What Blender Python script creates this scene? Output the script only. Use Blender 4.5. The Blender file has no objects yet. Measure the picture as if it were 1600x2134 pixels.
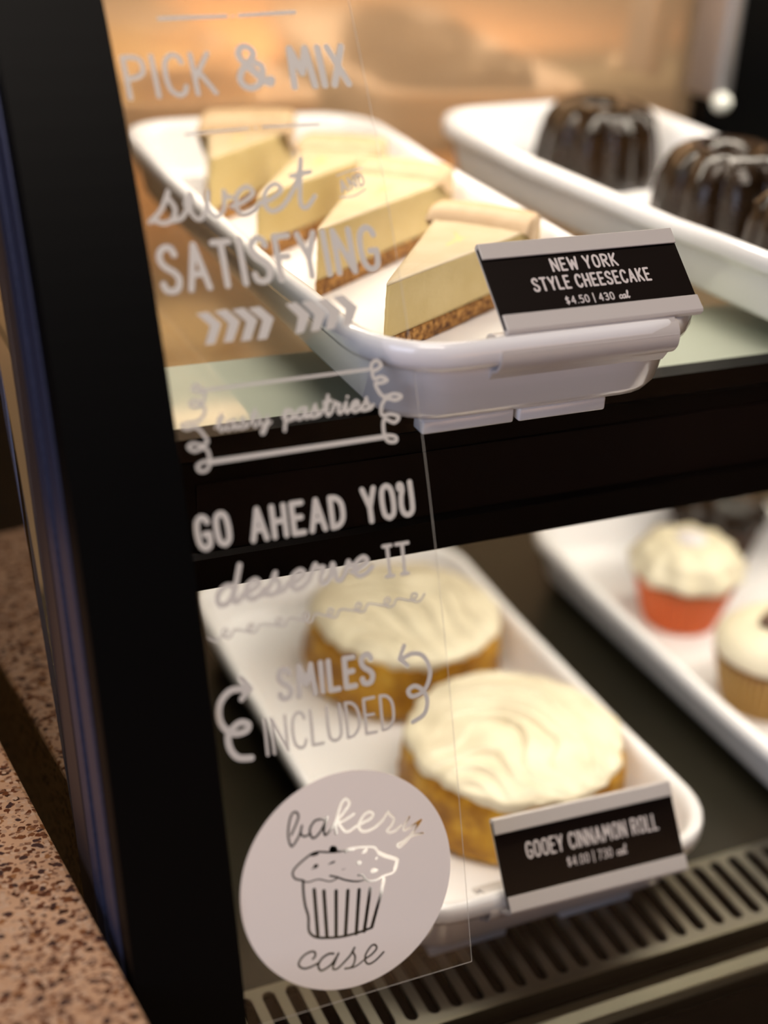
import bpy, math, json, random
import numpy as np
from mathutils import Vector, Matrix, noise

SC = bpy.context.scene
# ---------------------------------------------------------------- camera
R = ((0.91043724, -0.1470805, 0.38661525), (-0.41020975, -0.44127818, 0.79812376), (0.05321644, -0.88523494, -0.46208994))
cam_data = bpy.data.cameras.new('camera')
cam = bpy.data.objects.new('camera', cam_data)
SC.collection.objects.link(cam)
cam.matrix_world = Matrix([[R[i][0], -R[i][1], -R[i][2], (0, 0, 0.463)[i]] for i in range(3)] + [[0, 0, 0, 1]])
cam_data.sensor_fit = 'VERTICAL'
cam_data.sensor_height = 36.0
cam_data.lens = 3015.0 / 2134.0 * 36.0
cam_data.clip_start = 0.01
cam_data.dof.use_dof = True
cam_data.dof.focus_distance = 0.55
cam_data.dof.aperture_fstop = 3.2
SC.camera = cam
# ---------------------------------------------------------------- world, exposure, large lights
w = bpy.data.worlds.new('world'); SC.world = w; w.use_nodes = True
w.node_tree.nodes['Background'].inputs[0].default_value = (0.05, 0.045, 0.05, 1)
w.node_tree.nodes['Background'].inputs[1].default_value = 0.3
SC.view_settings.view_transform = 'Standard'
SC.view_settings.look = 'None'
SC.view_settings.exposure = 0.0
SC.view_settings.gamma = 1.0
SC.view_settings.use_curve_mapping = False
SC.cycles.use_denoising = True
SC.cycles.max_bounces = 10
SC.cycles.transparent_max_bounces = 24
SC.cycles.caustics_reflective = False
SC.cycles.sample_clamp_indirect = 6.0

def area(name, loc, target, sx, sy, power, col):
    l = bpy.data.lights.new(name, 'AREA'); l.shape = 'RECTANGLE'; l.size = sx; l.size_y = sy
    l.energy = power; l.color = col
    o = bpy.data.objects.new(name, l); SC.collection.objects.link(o)
    o.location = loc
    d = Vector(target) - Vector(loc)
    o.rotation_euler = d.to_track_quat('-Z', 'Y').to_euler()
    return o
area('window_light', (-1.7, -1.0, 0.9), (0.2, 0.45, 0.15), 1.3, 1.3, 24, (0.70, 0.77, 1.0))
area('ceiling_light', (0.1, -0.1, 1.85), (0.2, 0.3, 0), 0.7, 0.7, 21, (1.0, 0.87, 0.75))
def spot(name, loc, power, col):
    l = bpy.data.lights.new(name, 'SPOT'); l.energy = power; l.color = col; l.spot_size = math.radians(84); l.spot_blend = 0.8; l.shadow_soft_size = 0.06
    o = bpy.data.objects.new(name, l); SC.collection.objects.link(o); o.location = loc
for p in ((1.6, -4.6, 2.05), (3.6, -4.9, 2.05), (2.6, -6.9, 2.05)): spot('added_floor_spot', p, 950, (1.0, 0.80, 0.66))  # added unseen spots that brighten only the floor mirrored in the case back
area('canopy_strip_light', (0.70, 0.640, 0.452), (0.70, 0.62, 0), 1.14, 0.02, 3.5, (1.0, 0.90, 0.76))
area('shelf_strip_light', (0.70, 0.474, 0.2315), (0.70, 0.56, 0), 1.14, 0.012, 1.85, (1.0, 0.91, 0.78))

# ---------------------------------------------------------------- helpers
def lin(c):
    return tuple(((v / 255.0) / 12.92 if v / 255.0 <= 0.04045 else ((v / 255.0 + 0.055) / 1.055) ** 2.4) for v in c) + (1,)
def mat(name, col, rough=0.5, metal=0.0, **kw):
    m = bpy.data.materials.new(name); m.use_nodes = True
    b = m.node_tree.nodes['Principled BSDF']
    b.inputs['Base Color'].default_value = tuple(col[:3]) + (1,)
    b.inputs['Roughness'].default_value = rough
    b.inputs['Metallic'].default_value = metal
    for k, v in kw.items():
        b.inputs[k.replace('_', ' ')].default_value = v
    return m
def nodes(m): return m.node_tree.nodes, m.node_tree.links, m.node_tree.nodes['Principled BSDF']
def noise_col(m, scale, stops, detail=6, bump=0.0, bscale=None, rough=0.55, coord='Object', bdist=0.001):
    N, L, b = nodes(m)
    tc = N.new('ShaderNodeTexCoord'); nz = N.new('ShaderNodeTexNoise'); rp = N.new('ShaderNodeValToRGB')
    nz.inputs['Scale'].default_value = scale; nz.inputs['Detail'].default_value = detail; nz.inputs['Roughness'].default_value = rough
    L.new(tc.outputs[coord], nz.inputs['Vector']); L.new(nz.outputs['Fac'], rp.inputs['Fac'])
    e = rp.color_ramp.elements
    while len(e) < len(stops): e.new(0.5)
    for i, (p, c) in enumerate(stops):
        e[i].position = p; e[i].color = tuple(c[:3]) + (1,)
    L.new(rp.outputs['Color'], b.inputs['Base Color'])
    if bump:
        n2 = N.new('ShaderNodeTexNoise'); n2.inputs['Scale'].default_value = bscale or scale * 3; n2.inputs['Detail'].default_value = 5
        bp = N.new('ShaderNodeBump'); bp.inputs['Strength'].default_value = bump; bp.inputs['Distance'].default_value = bdist
        L.new(tc.outputs[coord], n2.inputs['Vector']); L.new(n2.outputs['Fac'], bp.inputs['Height']); L.new(bp.outputs['Normal'], b.inputs['Normal'])
    return m
def thin_glass(name, tint=(1, 1, 1), f0=0.04, rough=0.0):
    m = bpy.data.materials.new(name); m.use_nodes = True
    N, L = m.node_tree.nodes, m.node_tree.links
    N.clear()
    out = N.new('ShaderNodeOutputMaterial'); mx = N.new('ShaderNodeMixShader')
    tr = N.new('ShaderNodeBsdfTransparent'); gl = N.new('ShaderNodeBsdfGlossy')
    tr.inputs[0].default_value = tuple(tint) + (1,); gl.inputs['Roughness'].default_value = rough
    lw = N.new('ShaderNodeLayerWeight'); lw.inputs[0].default_value = 0.5
    pw = N.new('ShaderNodeMath'); pw.operation = 'POWER'; pw.inputs[1].default_value = 5
    ma = N.new('ShaderNodeMath'); ma.operation = 'MULTIPLY_ADD'; ma.inputs[1].default_value = 1 - f0; ma.inputs[2].default_value = f0
    L.new(lw.outputs['Facing'], pw.inputs[0]); L.new(pw.outputs[0], ma.inputs[0]); L.new(ma.outputs[0], mx.inputs[0])
    L.new(tr.outputs[0], mx.inputs[1]); L.new(gl.outputs[0], mx.inputs[2]); L.new(mx.outputs[0], out.inputs[0])
    return m

def mesh(name, V, F, m, parent=None, smooth=False, loc=(0, 0, 0)):
    me = bpy.data.meshes.new(name); me.from_pydata([tuple(v) for v in V], [], F); me.validate()
    if smooth:
        for p in me.polygons: p.use_smooth = True
    me.materials.append(m)
    o = bpy.data.objects.new(name, me); SC.collection.objects.link(o); o.location = loc
    if parent: o.parent = parent
    return o
def fix(o):
    import bmesh
    bm = bmesh.new(); bm.from_mesh(o.data); bmesh.ops.recalc_face_normals(bm, faces=bm.faces); bm.to_mesh(o.data); bm.free()
    return o
def tag(o, label, cat=None, group=None):
    o['label'] = label
    if cat: o['category'] = cat
    if group: o['group'] = group
    return o
def thing(name, label, cat, loc=(0, 0, 0), rz=0, group=None):
    o = bpy.data.objects.new(name, None); SC.collection.objects.link(o); o.location = loc; o.rotation_euler = (0, 0, rz)
    o.empty_display_size = 0.02
    return tag(o, label, cat, group)
def boxes(name, L, m, parent=None, loc=(0, 0, 0), bevel=0.0):
    """L: list of (x0,x1,y0,y1,z0,z1) in world; loc is subtracted"""
    V, F = [], []
    for x0, x1, y0, y1, z0, z1 in L:
        b = len(V)
        V += [(x - loc[0], y - loc[1], z - loc[2]) for z in (z0, z1) for x, y in ((x0, y0), (x1, y0), (x1, y1), (x0, y1))]
        F += [[b + i for i in q] for q in ((0, 3, 2, 1), (4, 5, 6, 7), (0, 1, 5, 4), (1, 2, 6, 5), (2, 3, 7, 6), (3, 0, 4, 7))]
    o = mesh(name, V, F, m, parent)
    if bevel:
        md = o.modifiers.new('bevel', 'BEVEL'); md.width = bevel; md.segments = 3; md.limit_method = 'ANGLE'
        for p in o.data.polygons: p.use_smooth = True
    return o
def prism_x(name, prof, x0, x1, m, parent=None, loc=(0, 0, 0), smooth=False, nx=1):
    """closed (y,z) profile extruded along x"""
    n = len(prof); V = []; F = []
    for k in range(nx + 1):
        x = x0 + (x1 - x0) * k / nx
        V += [(x - loc[0], y - loc[1], z - loc[2]) for y, z in prof]
    for k in range(nx):
        for i in range(n):
            j = (i + 1) % n; F.append([k * n + i, k * n + j, (k + 1) * n + j, (k + 1) * n + i])
    F.append(list(range(n))[::-1]); F.append([nx * n + i for i in range(n)])
    o = mesh(name, V, F, m, parent, smooth)
    return fix(o)
def rings(name, RR, m, parent=None, cap0=True, cap1=True, smooth=True, center1=None, center0=None):
    n = len(RR[0]); V = [p for r in RR for p in r]; F = []
    for k in range(len(RR) - 1):
        for i in range(n):
            j = (i + 1) % n; F.append([k * n + i, k * n + j, (k + 1) * n + j, (k + 1) * n + i])
    if center1 is not None:
        V.append(center1); c = len(V) - 1; b = (len(RR) - 1) * n
        F += [[b + i, b + (i + 1) % n, c] for i in range(n)]
    elif cap1: F.append([(len(RR) - 1) * n + i for i in range(n)])
    if center0 is not None:
        V.append(center0); c = len(V) - 1
        F += [[(i + 1) % n, i, c] for i in range(n)]
    elif cap0: F.append(list(range(n))[::-1])
    return mesh(name, V, F, m, parent, smooth)
def nz(x, y, z, s=1.0, seed=0.0):
    return noise.noise(Vector((x * s + seed, y * s - seed * 0.7, z * s + seed * 1.3)))
def catmull(P, k=6):
    if len(P) < 3: return P
    Q = []; n = len(P)
    for i in range(n - 1):
        p0 = P[max(i - 1, 0)]; p1 = P[i]; p2 = P[i + 1]; p3 = P[min(i + 2, n - 1)]
        for j in range(k):
            t = j / k
            Q.append(tuple(0.5 * (2 * b + (c - a) * t + (2 * a - 5 * b + 4 * c - d) * t * t + (3 * b - a - 3 * c + d) * t ** 3) for a, b, c, d in zip(p0, p1, p2, p3)))
    Q.append(P[-1]); return Q
def tube(name, P, r, m, parent=None, seg=10, caps=True):
    P = [Vector(p) for p in P]; RR = []
    for i, p in enumerate(P):
        t = (P[min(i + 1, len(P) - 1)] - P[max(i - 1, 0)]).normalized()
        a = t.cross(Vector((0, 0, 1)) if abs(t.z) < 0.9 else Vector((1, 0, 0))).normalized(); b = t.cross(a)
        RR.append([tuple(p + (a * math.cos(q) + b * math.sin(q)) * r) for q in [2 * math.pi * k / seg for k in range(seg)]])
    return fix(rings(name, RR, m, parent))

# ---------------------------------------------------------------- flat film cut from strokes (marching squares on a distance field)
def polyfield(strokes, x0, y0, nx, ny, h):
    f = np.full((ny, nx), 9e3)
    for pts, r in strokes:
        if len(pts) == 1: pts = [pts[0], pts[0]]
        for (ax, ay), (bx, by) in zip(pts[:-1], pts[1:]):
            m = r + 3 * h
            i0 = max(0, int((min(ax, bx) - m - x0) / h)); i1 = min(nx, int((max(ax, bx) + m - x0) / h) + 2)
            j0 = max(0, int((min(ay, by) - m - y0) / h)); j1 = min(ny, int((max(ay, by) + m - y0) / h) + 2)
            if i1 <= i0 or j1 <= j0: continue
            X = x0 + h * np.arange(i0, i1)[None, :]; Y = y0 + h * np.arange(j0, j1)[:, None]
            dx, dy = bx - ax, by - ay; L = dx * dx + dy * dy
            t = np.clip(((X - ax) * dx + (Y - ay) * dy) / L, 0, 1) if L > 1e-12 else 0.0
            d = np.hypot(X - ax - t * dx, Y - ay - t * dy) - r
            f[j0:j1, i0:i1] = np.minimum(f[j0:j1, i0:i1], d)
    return f
def march(f, x0, y0, h):
    """polygons of the region f<0, in the plane"""
    ny, nx = f.shape; V = []; F = []; idx = {}
    def vid(key, p):
        if key not in idx: idx[key] = len(V); V.append(p)
        return idx[key]
    ins = f < 0
    any_ = ins[:-1, :-1] | ins[1:, :-1] | ins[:-1, 1:] | ins[1:, 1:]
    for j, i in zip(*np.nonzero(any_)):
        j = int(j); i = int(i)
        cs = ((i, j), (i + 1, j), (i + 1, j + 1), (i, j + 1)); poly = []
        for k in range(4):
            a = cs[k]; b = cs[(k + 1) % 4]; fa = f[a[1], a[0]]; fb = f[b[1], b[0]]
            if fa < 0: poly.append(vid(a, (x0 + a[0] * h, y0 + a[1] * h)))
            if (fa < 0) != (fb < 0):
                key = (a, b) if a < b else (b, a); t = fa / (fa - fb)
                t = min(max(float(t), 0.02), 0.98)
                poly.append(vid(key, (x0 + (a[0] + (b[0] - a[0]) * t) * h, y0 + (a[1] + (b[1] - a[1]) * t) * h)))
        if len(poly) >= 3: F.append(poly)
    return V, F
def film(name, strokes, h, to3d, m, parent, region=None):
    """strokes [(pts,r)] in mm -> mesh of the strokes, or of region (cx,cy,R) minus the strokes"""
    if region:
        cx, cy, Rr = region; x0, y0 = cx - Rr - 2 * h, cy - Rr - 2 * h; nx = ny = int((2 * Rr + 4 * h) / h) + 2
    else:
        xs = [p[0] for s, r in strokes for p in s]; ys = [p[1] for s, r in strokes for p in s]; rm = max(r for s, r in strokes) + 2 * h
        x0, y0 = min(xs) - rm, min(ys) - rm; nx = int((max(xs) - x0 + rm) / h) + 2; ny = int((max(ys) - y0 + rm) / h) + 2
    f = polyfield(strokes, x0, y0, nx, ny, h)
    if region:
        X = x0 + h * np.arange(nx)[None, :]; Y = y0 + h * np.arange(ny)[:, None]
        f = np.maximum(np.hypot(X - cx, Y - cy) - Rr, -f)
    V, F = march(f, x0, y0, h)
    return mesh(name, [to3d(*p) for p in V], F, m, parent)

# ---------------------------------------------------------------- hand-lettering glyphs
CAPS = {
 'A': (.48, "L0,0 .24,1 .48,0;L.09,.33 .39,.33"), 'C': (.42, "S.42,.8 .36,.95 .21,1 .05,.85 0,.5 .05,.15 .21,0 .36,.05 .42,.2"),
 'D': (.42, "L0,0 0,1;S0,1 .22,.96 .38,.78 .42,.5 .38,.22 .22,.04 0,0"), 'E': (.36, "L.36,1 0,1 0,0 .36,0;L0,.52 .3,.52"),
 'F': (.36, "L.36,1 0,1 0,0;L0,.52 .28,.52"), 'G': (.44, "S.42,.82 .36,.95 .21,1 .05,.85 0,.5 .05,.15 .21,0 .38,.06 .43,.25 .43,.44;L.43,.44 .26,.44"),
 'H': (.42, "L0,0 0,1;L.42,0 .42,1;L0,.5 .42,.5"), 'I': (.02, "L.01,0 .01,1"), 'K': (.42, "L0,0 0,1;L.4,1 .03,.42;L.12,.55 .42,0"),
 'L': (.34, "L0,1 0,0 .34,0"), 'M': (.62, "L0,0 .08,1 .31,.35 .54,1 .62,0"), 'N': (.44, "L0,0 0,1 .44,0 .44,1"),
 'O': (.44, "S.22,0 .05,.12 0,.5 .05,.88 .22,1 .39,.88 .44,.5 .39,.12 .22,0"), 'P': (.4, "L0,0 0,1;S0,1 .25,.99 .4,.88 .4,.62 .25,.5 0,.46"),
 'R': (.42, "L0,0 0,1;S0,1 .25,.99 .4,.88 .4,.64 .25,.52 0,.48;L.16,.5 .42,0"), 'S': (.42, "S.4,.82 .34,.96 .2,1 .05,.9 .02,.72 .12,.56 .32,.42 .42,.26 .36,.06 .2,0 .05,.05 0,.18"),
 'T': (.42, "L0,1 .42,1;L.21,1 .21,0"), 'U': (.42, "S0,1 0,.3 .05,.08 .21,0 .37,.08 .42,.3 .42,1"), 'W': (.62, "L0,1 .12,0 .31,.75 .5,0 .62,1"),
 'X': (.44, "L0,0 .44,1;L0,1 .44,0"), 'Y': (.44, "L0,1 .22,.42 .44,1;L.22,.42 .22,0"),
 '&': (.62, "S.62,.18 .5,.12 .3,.45 .1,.72 .12,.93 .25,1 .38,.9 .36,.72 .1,.45 0,.22 .08,.04 .24,0 .42,.12 .5,.35 .5,.5 .4,.58;S.25,.45 .45,.18 .6,.06 .66,.16"),
 '$': (.4, "S.38,.8 .2,.9 .03,.75 .1,.55 .3,.42 .37,.25 .2,.1 .02,.2;L.2,1.05 .2,-.05"), '4': (.42, "L.32,0 .32,1 0,.3 .42,.3"),
 '.': (.02, "L.01,.0 .01,.02"), '5': (.38, "L.36,1 .05,1 .03,.58;S.03,.58 .2,.62 .37,.5 .37,.15 .2,0 .02,.08"), '0': (.4, "S.2,0 .04,.15 0,.5 .04,.85 .2,1 .36,.85 .4,.5 .36,.15 .2,0"),
 '3': (.38, "S.02,.9 .18,1 .35,.88 .33,.62 .15,.53;S.15,.53 .36,.45 .38,.15 .2,0 .0,.1"), '7': (.38, "L0,1 .38,1 .1,0"), '|': (.02, "L.01,-.15 .01,1.15"),
 'j': (.36, "L.18,0 .18,1;L0,1 .36,1;L0,0 .36,0"), 'q': (.56, "L0,1 .56,1;L.28,1 .28,0;L.12,0 .44,0"),
 'Q': (.46, "S.1,.78 0,.86 .02,.97 .1,.95 .12,.8 .05,.6;S.05,.6 .02,.3 .08,.08 .24,0 .4,.08 .46,.3 .46,1"),
}
SCRIPT = {
 's': (.95, "S-.15,.1 .2,.5 .45,1.15 .42,.95 .6,.5 .5,.12 .25,0 .02,.12;S.45,.05 .75,.12 .95,.45"),
 'w': (1.3, "S-.05,.6 .1,1 .12,.8 .1,.3 .3,0 .5,.25 .62,1;S.62,1 .6,.3 .8,0 1.05,.3 1.1,.95;S1.1,.95 1.15,.75 1.3,.7"),
 'e': (.85, "S-.02,.35 .3,.45 .65,.75 .5,1.03 .2,.8 .12,.3 .3,0 .6,.1 .85,.4"),
 't': (.8, "S0,.4 .3,1.0 .5,1.8;L.5,1.9 .35,.4;S.35,.4 .38,.05 .55,.02 .82,.4;L.15,1.25 .75,1.35"),
 'a': (1.05, "S.75,.9 .5,1 .15,.75 .05,.3 .2,0 .45,.15 .72,.7 .8,1;S.8,1 .7,.3 .8,0 1.05,.35"),
 'y': (1.0, "S0,.7 .12,1 .1,.4 .3,.02 .55,.3 .75,1;S.75,1 .65,0 .4,-.8 .18,-.85 .2,-.5 .6,-.1 1.0,.3"),
 'p': (1.0, "S0,.4 .28,1.05;L.28,1.05 .1,-.9;S.15,.1 .25,.7 .5,1 .72,.8 .68,.3 .45,0 .2,.15;S.6,.1 .8,.1 1,.35"),
 'r': (.85, "S-.02,.35 .25,1.15 .32,.95 .6,.9 .45,.4 .5,.05 .68,.08 .85,.38"),
 'i': (.55, "S-.02,.35 .25,1;S.25,1 .18,.3 .3,0 .55,.38;L.36,1.5 .37,1.52"),
 'v': (.9, "S0,.4 .12,1 .2,.6 .27,.05 .5,.1 .78,.95;S.78,.95 .8,.78 .92,.72"),
 'd': (1.05, "S.7,.9 .4,1 .08,.6 .1,.1 .35,0 .6,.3 .75,1;L.98,2 .7,.4;S.7,.4 .72,.05 .88,.05 1.05,.35"),
 'c': (.75, "S.7,.8 .5,1 .15,.7 .1,.2 .35,0 .75,.35"),
 'l': (.6, "S0,.35 .35,1.2 .5,1.8 .38,2 .22,1.5 .2,.4 .35,0 .6,.3"),
}
def layout(text, script, o, r, u, wmm):
    """text -> strokes in the plane; o baseline left, r baseline right, u cap (or x-height) top, mm"""
    items = []; x = 0.0; prev = None
    for ch in text:
        if ch == ' ': x += .62 if not script else .5; prev = None; continue
        if script: g = SCRIPT[ch]; k = 1.0; gap = 0.0
        elif ch in SCRIPT and ch in 'cal': g = SCRIPT[ch]; k = 0.52; gap = 0.0 if prev == 'l' else 0.0
        else: g = CAPS[ch]; k = 1.0; gap = .13 + wmm / math.dist(u, o)
        if prev == 'c' and gap: x += gap
        elif prev is not None and gap: x += gap
        items.append((x, k, g)); x += g[0] * k; prev = 'l' if (script or k < 1) else 'c'
    tot = x
    o = np.array(o, float); r = np.array(r, float); u = np.array(u, float)
    L = np.linalg.norm(r - o); ex = (r - o) / L; H = np.linalg.norm(u - o); ey = np.array([-ex[1], ex[0]])
    sh = ((u - o) @ ex) / H * 0.5
    sx = (L - wmm) / tot; sy = (H - wmm) if H > 2.2 * wmm else H * .6
    if script: sx = L / tot; sy = H - wmm * .6
    out = []
    for gx, k, (gw, st) in items:
        for seg in st.split(';'):
            P = [tuple(float(v) for v in q.split(',')) for q in seg[1:].split()]
            if seg[0] == 'S': P = catmull(P, 5)
            Q = []
            for px, py in P:
                X = (gx + px * k) * sx + wmm / 2; Y = py * k * sy + wmm / 2
                if script: X += (py - .5) * sy * .10
                q = o + ex * (X + sh * py) + ey * Y; Q.append((float(q[0]), float(q[1])))
            out.append((Q, wmm / 2))
    return out

# ---------------------------------------------------------------- materials
M = {}
M['melamine'] = mat('white_melamine', (0.86, 0.85, 0.86), 0.16, Coat_Weight=0.3, Coat_Roughness=0.05)
M['plastic'] = mat('holder_plastic', (0.54, 0.50, 0.48), 0.32)
M['card'] = mat('black_card', (0.006, 0.003, 0.0022), 0.5, Specular_IOR_Level=0.12)
M['ink'] = mat('white_ink', (0.62, 0.56, 0.55), 0.6)
M['vinyl'] = mat('grey_vinyl', (0.60, 0.57, 0.53), 0.6)
M['badge'] = mat('frosted_badge', (0.90, 0.82, 0.76), 0.6)
M['black'] = mat('black_frame', (0.0012, 0.0012, 0.0014), 0.5, Specular_IOR_Level=0.08)
M['matte_black'] = mat('matte_black', (0.001, 0.001, 0.001), 0.9, Specular_IOR_Level=0.0)
M['rail'] = mat('black_rail', (0.0025, 0.0013, 0.001), 0.3, Specular_IOR_Level=0.08)
M['insert'] = mat('dark_strip', (0.005, 0.0024, 0.002), 0.4, Specular_IOR_Level=0.08)
M['side_metal'] = mat('satin_side_trim', (0.11, 0.10, 0.12), 0.42, 0.6)
M['deck'] = mat('deck_metal', (0.018, 0.017, 0.012), 0.42, Specular_IOR_Level=0.2)
noise_col(M['deck'], 900, [(0.4, (0.011, 0.0095, 0.0055)), (0.65, (0.024, 0.0215, 0.013))], bump=0.15, bscale=1500, bdist=0.0003)
M['grille'] = mat('grille_metal', (0.24, 0.22, 0.175), 0.32, 1.0)
M['edge_metal'] = mat('edge_metal', (0.26, 0.24, 0.18), 0.30, 1.0)
M['alu'] = mat('brushed_aluminium', (0.34, 0.33, 0.35), 0.35, 0.8)
M['chrome'] = mat('chrome', (0.85, 0.84, 0.82), 0.12, 1.0)
M['housing'] = mat('lamp_housing', (0.80, 0.82, 0.76), 0.5)
M['glass'] = thin_glass('case_glass', (0.995, 0.995, 0.99), 0.002)
M['shelf_glass'] = thin_glass('shelf_glass', (0.93, 0.945, 0.92), 0.05)
M['side_glass'] = thin_glass('smoked_glass', (0.42, 0.38, 0.28), 0.30)
M['film'] = thin_glass('clear_film', (0.985, 0.985, 0.985), 0.006)
M['film_edge'] = mat('film_edge', (0.55, 0.52, 0.46), 0.4)
M['filling'] = noise_col(mat('cheesecake_filling', (0.9, 0.83, 0.5), 0.55, Subsurface_Weight=0.0), 60,
    [(0.35, (0.56, 0.43, 0.18)), (0.65, (0.62, 0.49, 0.23))], bump=0.35, bscale=700, bdist=0.0006)
M['top_skin'] = noise_col(mat('cheesecake_top', (0.9, 0.8, 0.5), 0.5), 90,
    [(0.3, (0.48, 0.38, 0.23)), (0.7, (0.54, 0.44, 0.29))], bump=0.25, bscale=500, bdist=0.0005)
M['lip'] = noise_col(mat('baked_lip', (0.7, 0.5, 0.3), 0.5), 120,
    [(0.25, (0.33, 0.19, 0.06)), (0.33, (0.50, 0.34, 0.19)), (0.7, (0.56, 0.40, 0.24))], bump=0.2, bscale=600)
M['crust'] = noise_col(mat('crumb_crust', (0.3, 0.15, 0.04), 0.85), 330,
    [(0.36, (0.10, 0.035, 0.006)), (0.5, (0.34, 0.15, 0.03)), (0.62, (0.58, 0.30, 0.08))], bump=0.9, bscale=900, bdist=0.002)
M['dough'] = noise_col(mat('baked_dough', (0.5, 0.25, 0.05), 0.6, Specular_IOR_Level=0.3, Coat_Weight=0.1, Coat_Roughness=0.3), 75,
    [(0.3, (0.18, 0.07, 0.003)), (0.46, (0.34, 0.15, 0.007)), (0.60, (0.50, 0.26, 0.015)), (0.75, (0.68, 0.43, 0.08))], bump=0.7, bscale=260, bdist=0.0015)
M['icing'] = noise_col(mat('cream_icing', (0.9, 0.85, 0.65), 0.42), 45,
    [(0.3, (0.62, 0.55, 0.40)), (0.6, (0.76, 0.69, 0.52))], bump=0.25, bscale=130, bdist=0.0012)
M['frosting'] = mat('cupcake_frosting', (0.72, 0.65, 0.48), 0.45)
M['red_paper'] = mat('red_wrapper', (0.66, 0.15, 0.04), 0.6)
M['gold_paper'] = mat('tan_wrapper', (0.38, 0.22, 0.06), 0.55)
M['brown_paper'] = mat('brown_wrapper', (0.05, 0.025, 0.015), 0.6)
M['cake'] = noise_col(mat('cake', (0.3, 0.12, 0.04), 0.8), 300, [(0.3, (0.12, 0.04, 0.015)), (0.7, (0.30, 0.13, 0.04))], bump=0.5)
M['cookie'] = mat('cookie', (0.12, 0.065, 0.04), 0.6)
M['candy'] = mat('candy_disc', (0.72, 0.68, 0.70), 0.4)
M['choc'] = noise_col(mat('chocolate_glaze', (0.02, 0.01, 0.006), 0.22, Specular_IOR_Level=0.25, Coat_Weight=0.15, Coat_Roughness=0.08), 60,
    [(0.3, (0.008, 0.004, 0.0015)), (0.7, (0.020, 0.010, 0.004))], bump=0.35, bscale=160, bdist=0.0015)
M['wood'] = noise_col(mat('warm_wood', (0.5, 0.25, 0.1), 0.4), 3, [(0.3, (0.42, 0.20, 0.08)), (0.7, (0.62, 0.34, 0.16))])
M['floor'] = noise_col(mat('floor_tile', (0.6, 0.4, 0.2), 0.35), 1.4, [(0.3, (0.58, 0.38, 0.22)), (0.7, (0.76, 0.55, 0.35))])
M['dark_wall'] = mat('dark_ceiling', (0.01, 0.008, 0.007), 0.8)
M['liner'] = mat('paper_liner', (0.80, 0.78, 0.79), 0.7)
# bronze-tinted back mirror
m = mat('bronze_mirror', (0.86, 0.57, 0.34), 0.11, 0.66); M['mirror'] = m
# terrazzo
m = mat('terrazzo', (0.6, 0.42, 0.3), 0.28); M['terrazzo'] = m
N, L, b = nodes(m)
tc = N.new('ShaderNodeTexCoord')
def vor(scale, seed, thr0, thr1, rnd=1.0):
    mp = N.new('ShaderNodeMapping'); mp.inputs['Location'].default_value = (seed, seed * .7, seed * .3); mp.inputs['Scale'].default_value = (1, 1.25, 1)
    nn = N.new('ShaderNodeTexNoise'); nn.inputs['Scale'].default_value = scale * 1.2; nn.inputs['Detail'].default_value = 3
    ad = N.new('ShaderNodeVectorMath'); ad.operation = 'MULTIPLY_ADD'; ad.inputs[1].default_value = (.9 / scale,) * 3
    v = N.new('ShaderNodeTexVoronoi'); v.inputs['Scale'].default_value = scale; v.inputs['Randomness'].default_value = rnd
    r = N.new('ShaderNodeMapRange'); r.inputs['From Min'].default_value = thr0; r.inputs['From Max'].default_value = thr1
    r.inputs['To Min'].default_value = 1; r.inputs['To Max'].default_value = 0
    L.new(tc.outputs['Object'], mp.inputs['Vector']); L.new(mp.outputs[0], nn.inputs['Vector'])
    L.new(nn.outputs['Color'], ad.inputs[0]); L.new(mp.outputs[0], ad.inputs[2]); L.new(ad.outputs[0], v.inputs['Vector'])
    L.new(v.outputs['Distance'], r.inputs['Value']); return v, r
def rgbmix(fac, a, bb):
    x = N.new('ShaderNodeMix'); x.data_type = 'RGBA'
    if isinstance(fac, float): x.inputs[0].default_value = fac
    else: L.new(fac, x.inputs[0])
    for s, v in ((6, a), (7, bb)):
        if isinstance(v, tuple): x.inputs[s].default_value = v + (1,)
        else: L.new(v, x.inputs[s])
    return x.outputs[2]
nb = N.new('ShaderNodeTexNoise'); nb.inputs['Scale'].default_value = 60; nb.inputs['Detail'].default_value = 8; L.new(tc.outputs['Object'], nb.inputs['Vector'])
base = rgbmix(nb.outputs['Fac'], (0.50, 0.27, 0.15), (0.74, 0.47, 0.30))
v1, r1 = vor(230, 0.0, 0.36, 0.42)
v2, r2 = vor(420, 3.1, 0.42, 0.50)
v3, r3 = vor(150, 7.7, 0.22, 0.27)
cr = N.new('ShaderNodeValToRGB'); L.new(v1.outputs['Color'], cr.inputs['Fac'])
e = cr.color_ramp.elements; e[0].position = .2; e[0].color = (.06, .025, .015, 1); e[1].position = .75; e[1].color = (.34, .15, .06, 1)
x = e.new(.5); x.color = (.16, .05, .02, 1)
c1 = rgbmix(r1.outputs[0], base, cr.outputs['Color'])
cr2 = N.new('ShaderNodeValToRGB'); L.new(v2.outputs['Color'], cr2.inputs['Fac'])
e = cr2.color_ramp.elements; e[0].position = .3; e[0].color = (.20, .08, .04, 1); e[1].position = .7; e[1].color = (.66, .44, .30, 1)
c2 = rgbmix(r2.outputs[0], c1, cr2.outputs['Color'])
c3 = rgbmix(r3.outputs[0], c2, (.07, .035, .03))
L.new(c3, b.inputs['Base Color'])

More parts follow.
